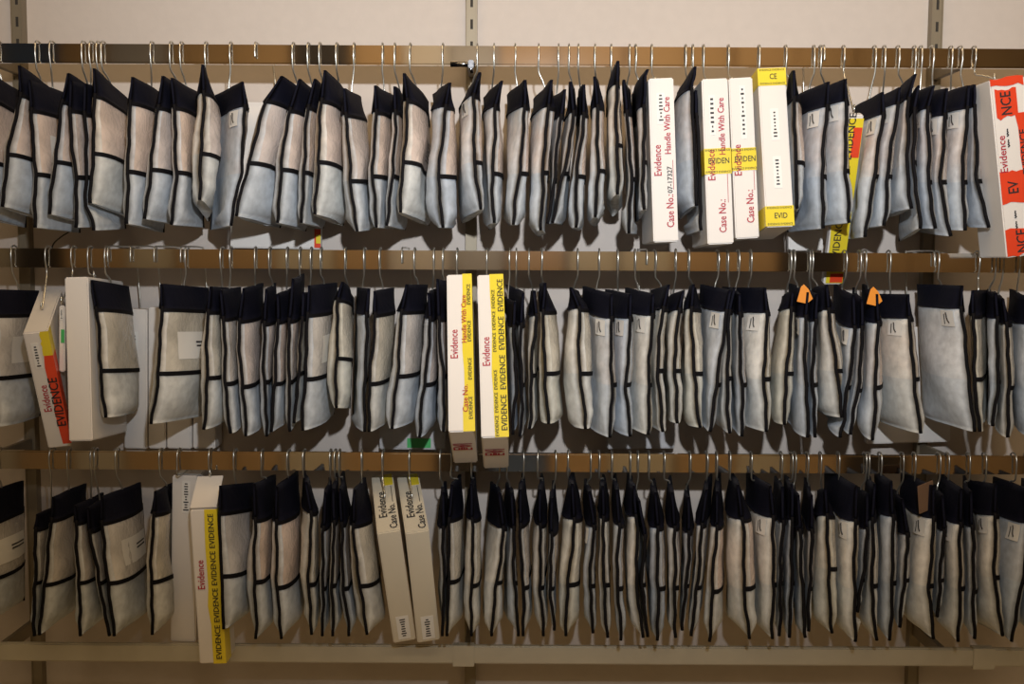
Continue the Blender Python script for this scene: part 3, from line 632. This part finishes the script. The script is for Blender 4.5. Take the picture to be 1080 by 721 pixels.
# ------------------------------------------------------------------ boxes
def make_box(row, tl, tr, bl, br, alpha, L, label, mat='carton', depth_mid=0.0, name='evidence_box', cat='box', group=None, hook=True, yaw=0.0, key=None):
    """front face from its four picture corners; alpha tips the top towards the viewer; L is the depth front to back"""
    a = math.radians(alpha)
    up = Vector((0, -math.sin(a), math.cos(a))); back = Vector((0, math.cos(a), math.sin(a)))
    ycen = RAIL_Y + depth_mid
    yt = ycen - L / 2 * math.cos(a)
    pt = at((tl[0] + tr[0]) / 2, (tl[1] + tr[1]) / 2, yt)
    xb, yb = (bl[0] + br[0]) / 2, (bl[1] + br[1]) / 2
    H, lat = 0.3, 0.0
    for _ in range(30):
        q = pt - up * H + X * lat; px, py = proj(q)
        H += (yb - py) / PXM * 0.8; lat += (xb - px) / PXM * 0.8
    down = (pt - up * H + X * lat - pt); H = down.length; down.normalize(); upn = -down
    r = (X - upn * X.dot(upn)).normalized(); bk = upn.cross(r); 
    if bk.y < 0: bk = -bk
    yw = math.radians(yaw); r, bk = (r * math.cos(yw) - bk * math.sin(yw)), (bk * math.cos(yw) + r * math.sin(yw))
    wpx = (math.hypot(tr[0] - tl[0], tr[1] - tl[1]) + math.hypot(br[0] - bl[0], br[1] - bl[1])) / 2
    wd = wpx / (F_PX / yt)
    o = pt - upn * H - r * (wd / 2)
    base = o + r * (wd / 2) + bk * (L / 2)
    root = empty(name, base, label, cat, group)
    v, f = frame_box(o, r, bk, upn, wd, L, H, 0.0025); mesh_obj('carton', v, f, mat, root, smooth=False)
    OBB[row].append((key if key is not None else (tl[0] + tr[0] + bl[0] + br[0]) / 4, o, (r, bk, upn), (wd, L, H)))
    B = dict(root=root, o=o, r=r, bk=bk, up=upn, w=wd, L=L, H=H, row=row)
    def fp(s, t, off=0.0008): return o + r * (wd * s) + upn * (H * (1 - t)) - bk * off     # s across 0..1, t down 0..1
    def tp(s, t, off=0.0008): return o + r * (wd * s) + upn * (H + off) + bk * (L * (1 - t))
    B['fp'] = fp; B['tp'] = tp
    if hook:
        top = o + r * (wd / 2) + bk * (L / 2) + upn * (H + 0.004)
        hx = top.x - 0.008
        for x in UX:
            if abs(hx - x) < 0.010: hx = x + (0.010 if hx >= x else -0.010)
        BOXHOOK[row].append(hx)
        if depth_mid > 0.1:                              # hangs behind the others: the wire runs back over the rail and down
            z = RAILZ[row]; t = RH / 2; y = RAIL_Y
            pts = [top + Vector((0, 0, -0.002)), top + Vector((0, 0, 0.02)), Vector((hx, top.y, z + t - 0.008)), Vector((hx, top.y - 0.012, z + t + 0.005)), Vector((hx, y + 0.03, z + t + 0.0058)),
                   Vector((hx, y + 0.004, z + t + 0.0054)), Vector((hx, y - 0.004, z + t + 0.0052)), Vector((hx, y - 0.0115, z + t + 0.002)), Vector((hx, y - 0.016, z + t * 0.4)), Vector((hx, y - 0.0155, z - 0.008))]
            v, f = tube(smooth_path(pts, 5), 0.0019, 6); mesh_obj('hook', v, f, 'wire', root)
        else: add_hook(root, hx, row, top + Vector((0, 0.0, 0.004)), 0.002)
    return B
def card(B, name, s0, s1, t0, t1, mat, off=0.0008, face='fp', parent=None, thick=0.0006):
    fp = B[face]; n = 0.0008
    c = [fp(s0, t1, 0.0002), fp(s1, t1, 0.0002), fp(s1, t0, 0.0002), fp(s0, t0, 0.0002)]
    c2 = [fp(s0, t1, off), fp(s1, t1, off), fp(s1, t0, off), fp(s0, t0, off)]
    return mesh_obj(name, c + c2, [[4, 5, 6, 7], [0, 1, 5, 4], [1, 2, 6, 5], [2, 3, 7, 6], [3, 0, 4, 7]], mat, parent or B['root'], smooth=False)
def lid_flap(B, rise, run):
    """open lid panel folded up and back from the front top edge, hung from the rail by its far edge"""
    o, r, bk, up, wd, H = B['o'], B['r'], B['bk'], B['up'], B['w'], B['H']
    a0 = o + up * (H + 0.0015) + bk * 0.004
    ax = (up * rise + bk * run); L = ax.length; ax.normalize(); nn = r.cross(ax).normalized()
    v, f = frame_box(a0, r, ax, nn, wd, L, 0.003, 0.0008); mesh_obj('lid_flap', v, f, 'carton', B['root'], smooth=False)
    top = a0 + ax * L + r * (wd / 2) + Vector((0, 0, 0.006))
    BOXHOOK[B['row']].append(top.x - 0.006); add_hook(B['root'], top.x - 0.006, B['row'], top, 0.002)
def torn(B, name, s0, s1, t0, t1, mat, off=0.0011):
    """a piece of tape with torn short ends"""
    V = []; n = 7
    for k in range(n):
        s_ = s0 + (s1 - s0) * k / (n - 1)
        V += [B['fp'](s_, t0 + random.uniform(-0.008, 0.008), off), B['fp'](s_, t1 + random.uniform(-0.012, 0.012), off)]
    return mesh_obj(name, V, [[2 * k, 2 * k + 1, 2 * k + 3, 2 * k + 2] for k in range(n - 1)], mat, B['root'], smooth=False)
def vtext(B, s, sc, tc, size, mat='ink_red', face='fp', off=0.0012, parent=None, squash=1.0, name='lettering'):
    """lettering that reads from bottom to top of the face"""
    if face == 'fp': al, ud = B['up'], -B['r']
    else: al, ud = B['bk'], -B['r']
    return lettering(name, s, B[face](sc, tc, off), al, ud, size, mat, parent or B['root'], squash)
def wrap_tape(B, t0, t1, mat='tape_yellow', wrap=0.06, texts=True, word='EVIDEN', size=0.0165):
    """tape band across the front and round both sides"""
    o, r, bk, up, wd, H = B['o'], B['r'], B['bk'], B['up'], B['w'], B['H']; e = 0.0009
    V = []; Fc = []
    for t in (t0, t1):
        z = up * (H * (1 - t))
        for d in (e, 0.0002):
            V += [o + z - r * d + bk * wrap, o + z - r * d - bk * d, o + z + r * (wd + d) - bk * d, o + z + r * (wd + d) + bk * wrap]
    for k in range(3): Fc.append([k, k + 1, 8 + k + 1, 8 + k]); Fc.append([k, 4 + k, 4 + k + 1, k + 1]); Fc.append([8 + k, 8 + k + 1, 12 + k + 1, 12 + k])
    Fc.append([0, 8, 12, 4]); Fc.append([3, 7, 15, 11])
    tp_ = mesh_obj('tape', V, Fc, mat, B['root'], smooth=False)
    for te in (t0 + 0.012, t1 - 0.012):
        lettering('small_print', 'EVIDENCE EVIDENCE', B['fp'](0.5, te, 0.0014), B['r'], B['up'], 0.0058, 'ink_black', tp_, 0.95)
    if texts: lettering('lettering', word, B['fp'](0.54, (t0 + t1) / 2, 0.0015), B['r'], B['up'], size, 'ink_black', tp_, 0.8)
    return tp_
def stripe_tape(B, s0, t0=0.0, t1=1.0, mat='tape_yellow', wrap=0.03, s1=1.0):
    """tape along the height of the front, folded round the right edge"""
    o, r, bk, up, wd, H = B['o'], B['r'], B['bk'], B['up'], B['w'], B['H']; e = 0.001
    V = []; Fc = []; n = 9
    for k in range(n):
        t = t0 + (t1 - t0) * k / (n - 1); z = up * (H * (1 - t)); jt = random.uniform(-0.05, 0.05)
        V += [o + z + r * (wd * (s0 + jt)) - bk * e, o + z + r * (wd + e) - bk * e, o + z + r * (wd + e) + bk * wrap]
    for k in range(n - 1):
        for c in range(2): Fc.append([k * 3 + c, (k + 1) * 3 + c, (k + 1) * 3 + c + 1, k * 3 + c + 1])
    return mesh_obj('tape', V, Fc, mat, B['root'], smooth=False)
def barcode(B, sc, tc, hs, ht, parent, face='fp', n=8, rnd=3):
    rr = random.Random(rnd)
    for k in range(n):
        t = tc - ht / 2 + ht * (k + 0.5) / n; w_ = hs * rr.uniform(0.3, 0.9)
        card(B, 'printed_line', sc - w_ / 2, sc + w_ / 2, t - ht / n * 0.22, t + ht / n * 0.22, 'ink_black', 0.0014, face, parent)

# top rail: the four white boxes in the middle and the red-taped one at the right
G1 = 'white boxes on the top rail'
B = make_box(0, (684.5, 83), (709.5, 81.5), (689, 256), (716, 254), -1, 0.19, 'white evidence box with case number written by hand, leftmost box on top rail', group=G1)
vtext(B, 'Evidence', 0.28, 0.50, 0.0215, squash=0.85); vtext(B, 'Handle With Care', 0.70, 0.29, 0.0185, squash=0.85); vtext(B, 'Case No.:', 0.72, 0.81, 0.0215, squash=0.8)
vtext(B, '07-17327', 0.74, 0.62, 0.0145, 'ink_black'); card(B, 'underline', 0.86, 0.88, 0.50, 0.68, 'ink_red')
c = card(B, 'label_sticker', 0.30, 0.62, 0.09, 0.28, 'sticker'); barcode(B, 0.46, 0.18, 0.22, 0.17, c)
B = make_box(0, (740.5, 84), (767, 81.5), (746.6, 258), (774, 256.5), -2, 0.19, 'white evidence box with one yellow tape band, middle of three lettered boxes, top rail', group=G1)
vtext(B, 'Evidence', 0.26, 0.52, 0.0215, squash=0.85); vtext(B, 'Handle With Care', 0.70, 0.29, 0.0185, squash=0.85); vtext(B, 'Case No.:', 0.62, 0.83, 0.0215, squash=0.8); card(B, 'underline', 0.84, 0.86, 0.55, 0.75, 'ink_red')
wrap_tape(B, 0.42, 0.575); c = card(B, 'label_sticker', 0.24, 0.46, 0.10, 0.34, 'sticker'); barcode(B, 0.35, 0.22, 0.16, 0.22, c, rnd=5)
B = make_box(0, (769, 83), (793, 80.5), (776, 252.6), (801, 250), -1, 0.19, 'white evidence box with yellow tape band beside the box taped at both ends', group=G1)
vtext(B, 'Evidence', 0.24, 0.51, 0.0215, squash=0.85); vtext(B, 'Case No.:', 0.68, 0.80, 0.0215, squash=0.8); card(B, 'underline', 0.88, 0.90, 0.50, 0.70, 'ink_red')
wrap_tape(B, 0.435, 0.575); c = card(B, 'label_sticker', 0.42, 0.66, 0.05, 0.38, 'sticker'); barcode(B, 0.54, 0.21, 0.16, 0.30, c, rnd=8, n=11)
B = make_box(0, (799, 72), (828, 70), (809, 239), (837, 239), -8, 0.17, 'white box taped yellow at both ends with two pale labels, top rail', group=G1)
wrap_tape(B, 0.005, 0.115, word='CE'); wrap_tape(B, 0.87, 0.995, word='EVID')
for t0, k in ((0.26, 4), (0.56, 6)):
    c = card(B, 'label_sticker', 0.36, 0.66, t0, t0 + 0.20, 'sticker'); barcode(B, 0.51, t0 + 0.10, 0.16, 0.17, c, rnd=k)
B = make_box(0, (1044, 84), (1080, 80), (1062, 271), (1098, 268), 0, 0.125, 'large white box sealed with torn red evidence tape, right end of top rail', group=G1, depth_mid=-0.087)
for t0, t1, s0, s1, wd in ((0.0, 0.045, 0.0, 0.95, ''), (0.06, 0.22, 0.10, 0.72, 'NCE'), (0.52, 0.70, 0.02, 0.75, 'EV'), (0.84, 0.99, 0.02, 0.95, 'NCE')):
    c = torn(B, 'red_tape', s0, s1, t0, t1, 'tape_red')
    if wd: vtext(B, wd, (s0 + s1) / 2, (t0 + t1) / 2, 0.030, 'ink_black', parent=c, squash=0.8, off=0.0018)
c = stripe_tape(B, 0.66, 0.20, 0.84, 'tape_red', 0.05)
vtext(B, 'EVIDENCE', 0.80, 0.42, 0.020, 'ink_black', parent=c, off=0.002); vtext(B, 'Evidence', 0.18, 0.42, 0.0215)
for t in (0.28, 0.34, 0.74, 0.80):   # handwriting
    pts = [B['fp'](0.36 + 0.10 * math.sin(3.1 * k), t + 0.007 * k, 0.0015) for k in range(7)]
    v, f = tube(smooth_path(pts, 4), 0.0013, 5); mesh_obj('handwriting', v, f, 'ink_black', B['root'])

# parcel sealed with yellow tape hanging behind the tagged bags
B = make_box(0, (891, 121), (911, 121), (868, 300), (888, 300), 19, 0.022, 'slim white parcel sealed with yellow tape hanging behind tagged bags, top rail', depth_mid=-0.055, name='parcel', cat='parcel', key=906)
t_ = stripe_tape(B, 0.05, 0.02, 0.99, wrap=0.018)
for tc_ in (0.12, 0.42, 0.72): vtext(B, 'EVIDENCE', 0.45, tc_, 0.022, 'ink_black', parent=t_, off=0.002)
c = card(B, 'red_sticker', 0.55, 1.0, 0.07, 0.24, 'tape_red', 0.0018); card(B, 'red_sticker', 0.3, 1.0, 0.93, 0.985, 'tape_red', 0.0018)
# large white envelopes behind the bags
def envelope(row, x0, x1, y0, y1, label, mat='carton', dm=0.152, name='white_envelope', cat='envelope'):
    return make_box(row, (x0, y0), (x1, y0), (x0, y1), (x1, y1), 0, 0.022 if dm > 0.1 else 0.010, label, mat, dm, name, cat)
B = envelope(0, 243, 338, 108, 262, 'large white envelope showing below leaning bags left of middle, top rail')
card(B, 'red_tape', 0.93, 1.0, 0.86, 0.99, 'tape_red'); card(B, 'yellow_tape', 0.95, 1.0, 0.90, 0.96, 'tape_yellow', 0.0014)
envelope(0, 832, 868, 150, 264, 'white envelope showing under the box taped at both ends', dm=0.152)
B = envelope(1, 400, 470, 340, 474, 'crinkled clear plastic parcel with green sticker below bags, middle rail', 'plastic_sheet', name='plastic_parcel', cat='parcel')
card(B, 'green_sticker', 0.42, 0.78, 0.91, 0.985, 'green')
envelope(1, 640, 712, 345, 473, 'pale plastic parcel showing below tagged bags near middle, middle rail', 'plastic_sheet', name='plastic_parcel', cat='parcel')
envelope(1, 914, 1003, 345, 467, 'large white envelope showing below widest tagged bag, middle rail')

# middle rail boxes
B = make_box(1, (23, 351), (51, 349), (53, 473), (74, 470), 22, 0.22, 'leaning white evidence box with red and yellow tape, left end of middle rail', yaw=-14, depth_mid=-0.05, group='white boxes on the middle rail')
vtext(B, 'Evidence', 0.36, 0.56, 0.0215, squash=0.85); c = card(B, 'label_sticker', 0.22, 0.52, 0.09, 0.30, 'sticker'); barcode(B, 0.37, 0.20, 0.2, 0.18, c)
c = stripe_tape(B, 0.66, 0.0, 0.20, 'tape_yellow', 0.03); c = stripe_tape(B, 0.62, 0.20, 0.97, 'tape_red', 0.03)
vtext(B, 'EVIDENCE', 0.80, 0.6, 0.026, 'ink_black', parent=c, off=0.002)
B = make_box(1, (67.7, 293), (93, 291), (73, 466), (97, 464), -4, 0.2, 'plain white box with no lettering beside the leaning box, middle rail', group='white boxes on the middle rail')
B = envelope(1, 62, 68, 322, 392, 'narrow white sleeve with green sticker between two boxes, middle rail', dm=-0.085)
card(B, 'green_sticker', 0.4, 1.0, 0.36, 0.56, 'green'); c = card(B, 'label_sticker', 0.2, 0.8, 0.05, 0.22, 'sticker'); barcode(B, 0.5, 0.13, 0.4, 0.14, c)
WL = ['first slim white box behind the bags, with vertical printed label, middle rail', 'second slim white box behind the bags, beside wide window bag, middle rail',
      'third slim white box, its base showing under the wide window bag', 'fourth slim white box, base showing right of wide window bag']
for k, (x0, x1) in enumerate(((131, 155), (156.5, 174.5), (176, 202), (203.5, 227))):
    B = make_box(1, (x0, 326 - 2 * (k == 1)), (x1, 326 - 2 * (k == 1)), (x0, 473), (x1, 473), 0, 0.06, WL[k], depth_mid=0.155, group='slim white boxes behind the bags')
    if k == 0: c = card(B, 'label_sticker', 0.3, 0.6, 0.16, 0.38, 'sticker'); barcode(B, 0.45, 0.27, 0.2, 0.18, c)
for k, (tl, tr, bl, br) in enumerate((((471.5, 290), (496.5, 288), (473.6, 455), (500, 455)), ((504, 290), (529.5, 288.5), (508, 461), (536, 461)))):
    B = make_box(1, tl, tr, bl, br, -28, 0.21, ['tall white evidence box half covered by yellow tape, left of the pair', 'tall white evidence box half covered by yellow tape, right of the pair'][k], group='yellow-striped boxes')
    vtext(B, 'Evidence', 0.28, 0.46 + 0.03 * k, 0.0215, squash=0.85)
    c = stripe_tape(B, 0.60 if k == 0 else 0.50, 0.0, 1.0, 'tape_yellow', 0.05)
    for tc_ in (0.14, 0.38, 0.62, 0.86): vtext(B, 'EVIDENCE', 0.88, tc_, 0.0105 + 0.006 * k, 'ink_black', parent=c, off=0.0022)
    vtext(B, 'Handle With Care' if k == 0 else 'EVIDENCE  EVIDENCE  EVIDENCE', 0.68 - 0.08 * k, 0.30, 0.0145 - 0.005 * k, 'ink_red' if k == 0 else 'ink_black', parent=c, off=0.0022)
    vtext(B, 'Case No.' if k == 0 else 'EVIDENCE  EVIDENCE  EVIDENCE', 0.68 - 0.08 * k, 0.80, 0.0155 - 0.006 * k, 'ink_red' if k == 0 else 'ink_black', parent=c, off=0.0022)
    for j in range(2):   # print on the underside
        ctr = B['o'] + B['r'] * B['w'] * (0.35 + 0.3 * j) + B['bk'] * B['L'] * 0.45 - B['up'] * 0.001
        lettering('lettering', 'EVI', ctr, -B['bk'], -B['r'], 0.034, 'ink_red', B['root'])

# bottom rail boxes
G3 = 'white boxes on the bottom rail'
B = make_box(2, (182, 502), (208, 501), (179, 676), (207, 678), 0, 0.10, 'tall plain white box with printed label at top, bottom rail', group=G3, depth_mid=0.06)
c = card(B, 'label_sticker', 0.40, 0.72, 0.03, 0.22, 'sticker'); barcode(B, 0.56, 0.125, 0.24, 0.17, c, n=11)
B = make_box(2, (199, 538), (229, 536), (211, 699), (238, 700), 0, 0.080, 'leaning white evidence box with yellow tape down its edge, bottom rail', group=G3, depth_mid=-0.056, hook=False)
lid_flap(B, 0.055, 0.066)
vtext(B, 'Evidence', 0.28, 0.42, 0.0215, squash=0.85); c = stripe_tape(B, 0.50, 0.0, 1.0, 'tape_yellow', 0.04)
for tc_ in (0.14, 0.38, 0.62, 0.86): vtext(B, 'EVIDENCE', 0.78, tc_, 0.0165, 'ink_black', parent=c, off=0.0022)
for k, (tl, tr, bl, br) in enumerate((((397, 562), (423, 559), (415, 678), (439, 675)), ((427, 562), (453, 559), (440, 678), (464.5, 675)))):
    B = make_box(2, tl, tr, bl, br, 18, 0.25, ['cream evidence box tipped forward, left one of the pair, bottom rail', 'cream evidence box tipped forward, right one of the pair, bottom rail'][k], 'carton_cream', group='cream Evidence boxes', yaw=-10, depth_mid=-0.035)
    vtext(B, 'Evidence', 0.36, 0.55, 0.025, 'ink_black', 'tp', squash=1.25); vtext(B, 'Case No.', 0.76, 0.76, 0.023, 'ink_black', 'tp', squash=1.15)
    card(B, 'underline', 0.82, 0.85, 0.24, 0.52, 'ink_black', face='tp')
    card(B, 'yellow_label', 0.50, 0.95, 0.02, 0.22, 'tape_yellow', face='tp')
    c = card(B, 'label_sticker', 0.25, 0.80, 0.76, 0.97, 'sticker'); barcode(B, 0.52, 0.865, 0.3, 0.17, c, rnd=k)

# the bags, pressed in between the boxes
for row in range(3): build_row(row)

# thin cord hanging from the top row
pts = [at(84, 232, WALL_Y - 0.05), at(76, 242, WALL_Y - 0.05), at(64, 250, WALL_Y - 0.05), at(56, 258, WALL_Y - 0.05), at(53, 272, WALL_Y - 0.05)]
v, f = tube(smooth_path(pts, 5), 0.0018, 6)
o = mesh_obj('cord', v, f, 'cord', None, origin=pts[-1]); tag(o, 'thin black cord drooping behind the top row at far left', 'cord')

# ------------------------------------------------------------------ the opposite side of the aisle (seen only mirrored in the rails)
root = empty('storage_shelf', Vector((0, -1.5, 0)), 'brown steel shelving across the aisle, mirrored in the chrome rails', 'shelving')
for z in (0.08, 0.75, 1.40, 2.35, 3.02):
    v, f = wbox(-3.2, 3.2, -1.9, -1.2, z - 0.02, z, 0.002); mesh_obj('shelf_board', v, f, 'brown_card', root, smooth=False)
for x in (-3.2, -1.6, 0, 1.6, 3.2):
    v, f = wbox(x - 0.02, x + 0.02, -1.9, -1.86, 0, 3.0); mesh_obj('post', v, f, 'brown_card', root, smooth=False)
M['kraft'] = simple('kraft_carton', (0.55, 0.37, 0.19), 0.7, 0, 0.15)
M['blue_bin'] = simple('blue_bin', (0.10, 0.16, 0.30), 0.4)
M['dark_bin'] = simple('dark_bin', (0.035, 0.03, 0.03), 0.5)
rr = random.Random(11)
NM = {'kraft': 'brown cardboard', 'blue_bin': 'blue plastic', 'dark_bin': 'black plastic', 'carton': 'white cardboard', 'carton_cream': 'cream cardboard', 'plastic_sheet': 'grey plastic'}
K, C_, D_, P_, W_, U_ = 'kraft', 'carton_cream', 'dark_bin', 'plastic_sheet', 'carton', 'blue_bin'
AISLE = ((0.08, 'floor', (C_, K, C_, K, K, K, C_, K, K, D_, U_, K, C_, K, C_, K, D_, K, K)),
         (1.40, 'middle', (C_, D_, K, C_, K, K, C_, K, W_, P_, K, C_, C_, K, K, D_, K, K, K)),
         (2.35, 'upper', (W_, U_, K, P_, K, K, D_, K, W_, P_, K, K, K, K, K, K, K, K, K)))
for lv, (z, nm, seq) in enumerate(AISLE):
    x = -3.1; k = 0
    for mt in seq:
        wd = rr.uniform(0.24, 0.36); h = rr.uniform(0.40, 0.56)
        if x + wd > 3.15: break
        k += 1
        e = empty('storage_carton', Vector((x + wd / 2, -1.5, z)), '%s carton, %s from the left on the %s aisle shelf' % (NM[mt], ORD[k], nm), 'carton', 'cartons across the aisle')
        v, f = wbox(x, x + wd, -1.85, -1.25, z + 0.001, z + h, 0.005); mesh_obj('carton', v, f, mt, e, smooth=False)
        v, f = wbox(x - 0.004, x + wd + 0.004, -1.854, -1.246, z + h - 0.07, z + h + 0.004, 0.003); mesh_obj('lid', v, f, mt, e, smooth=False)
        x += wd + rr.uniform(0.008, 0.03)
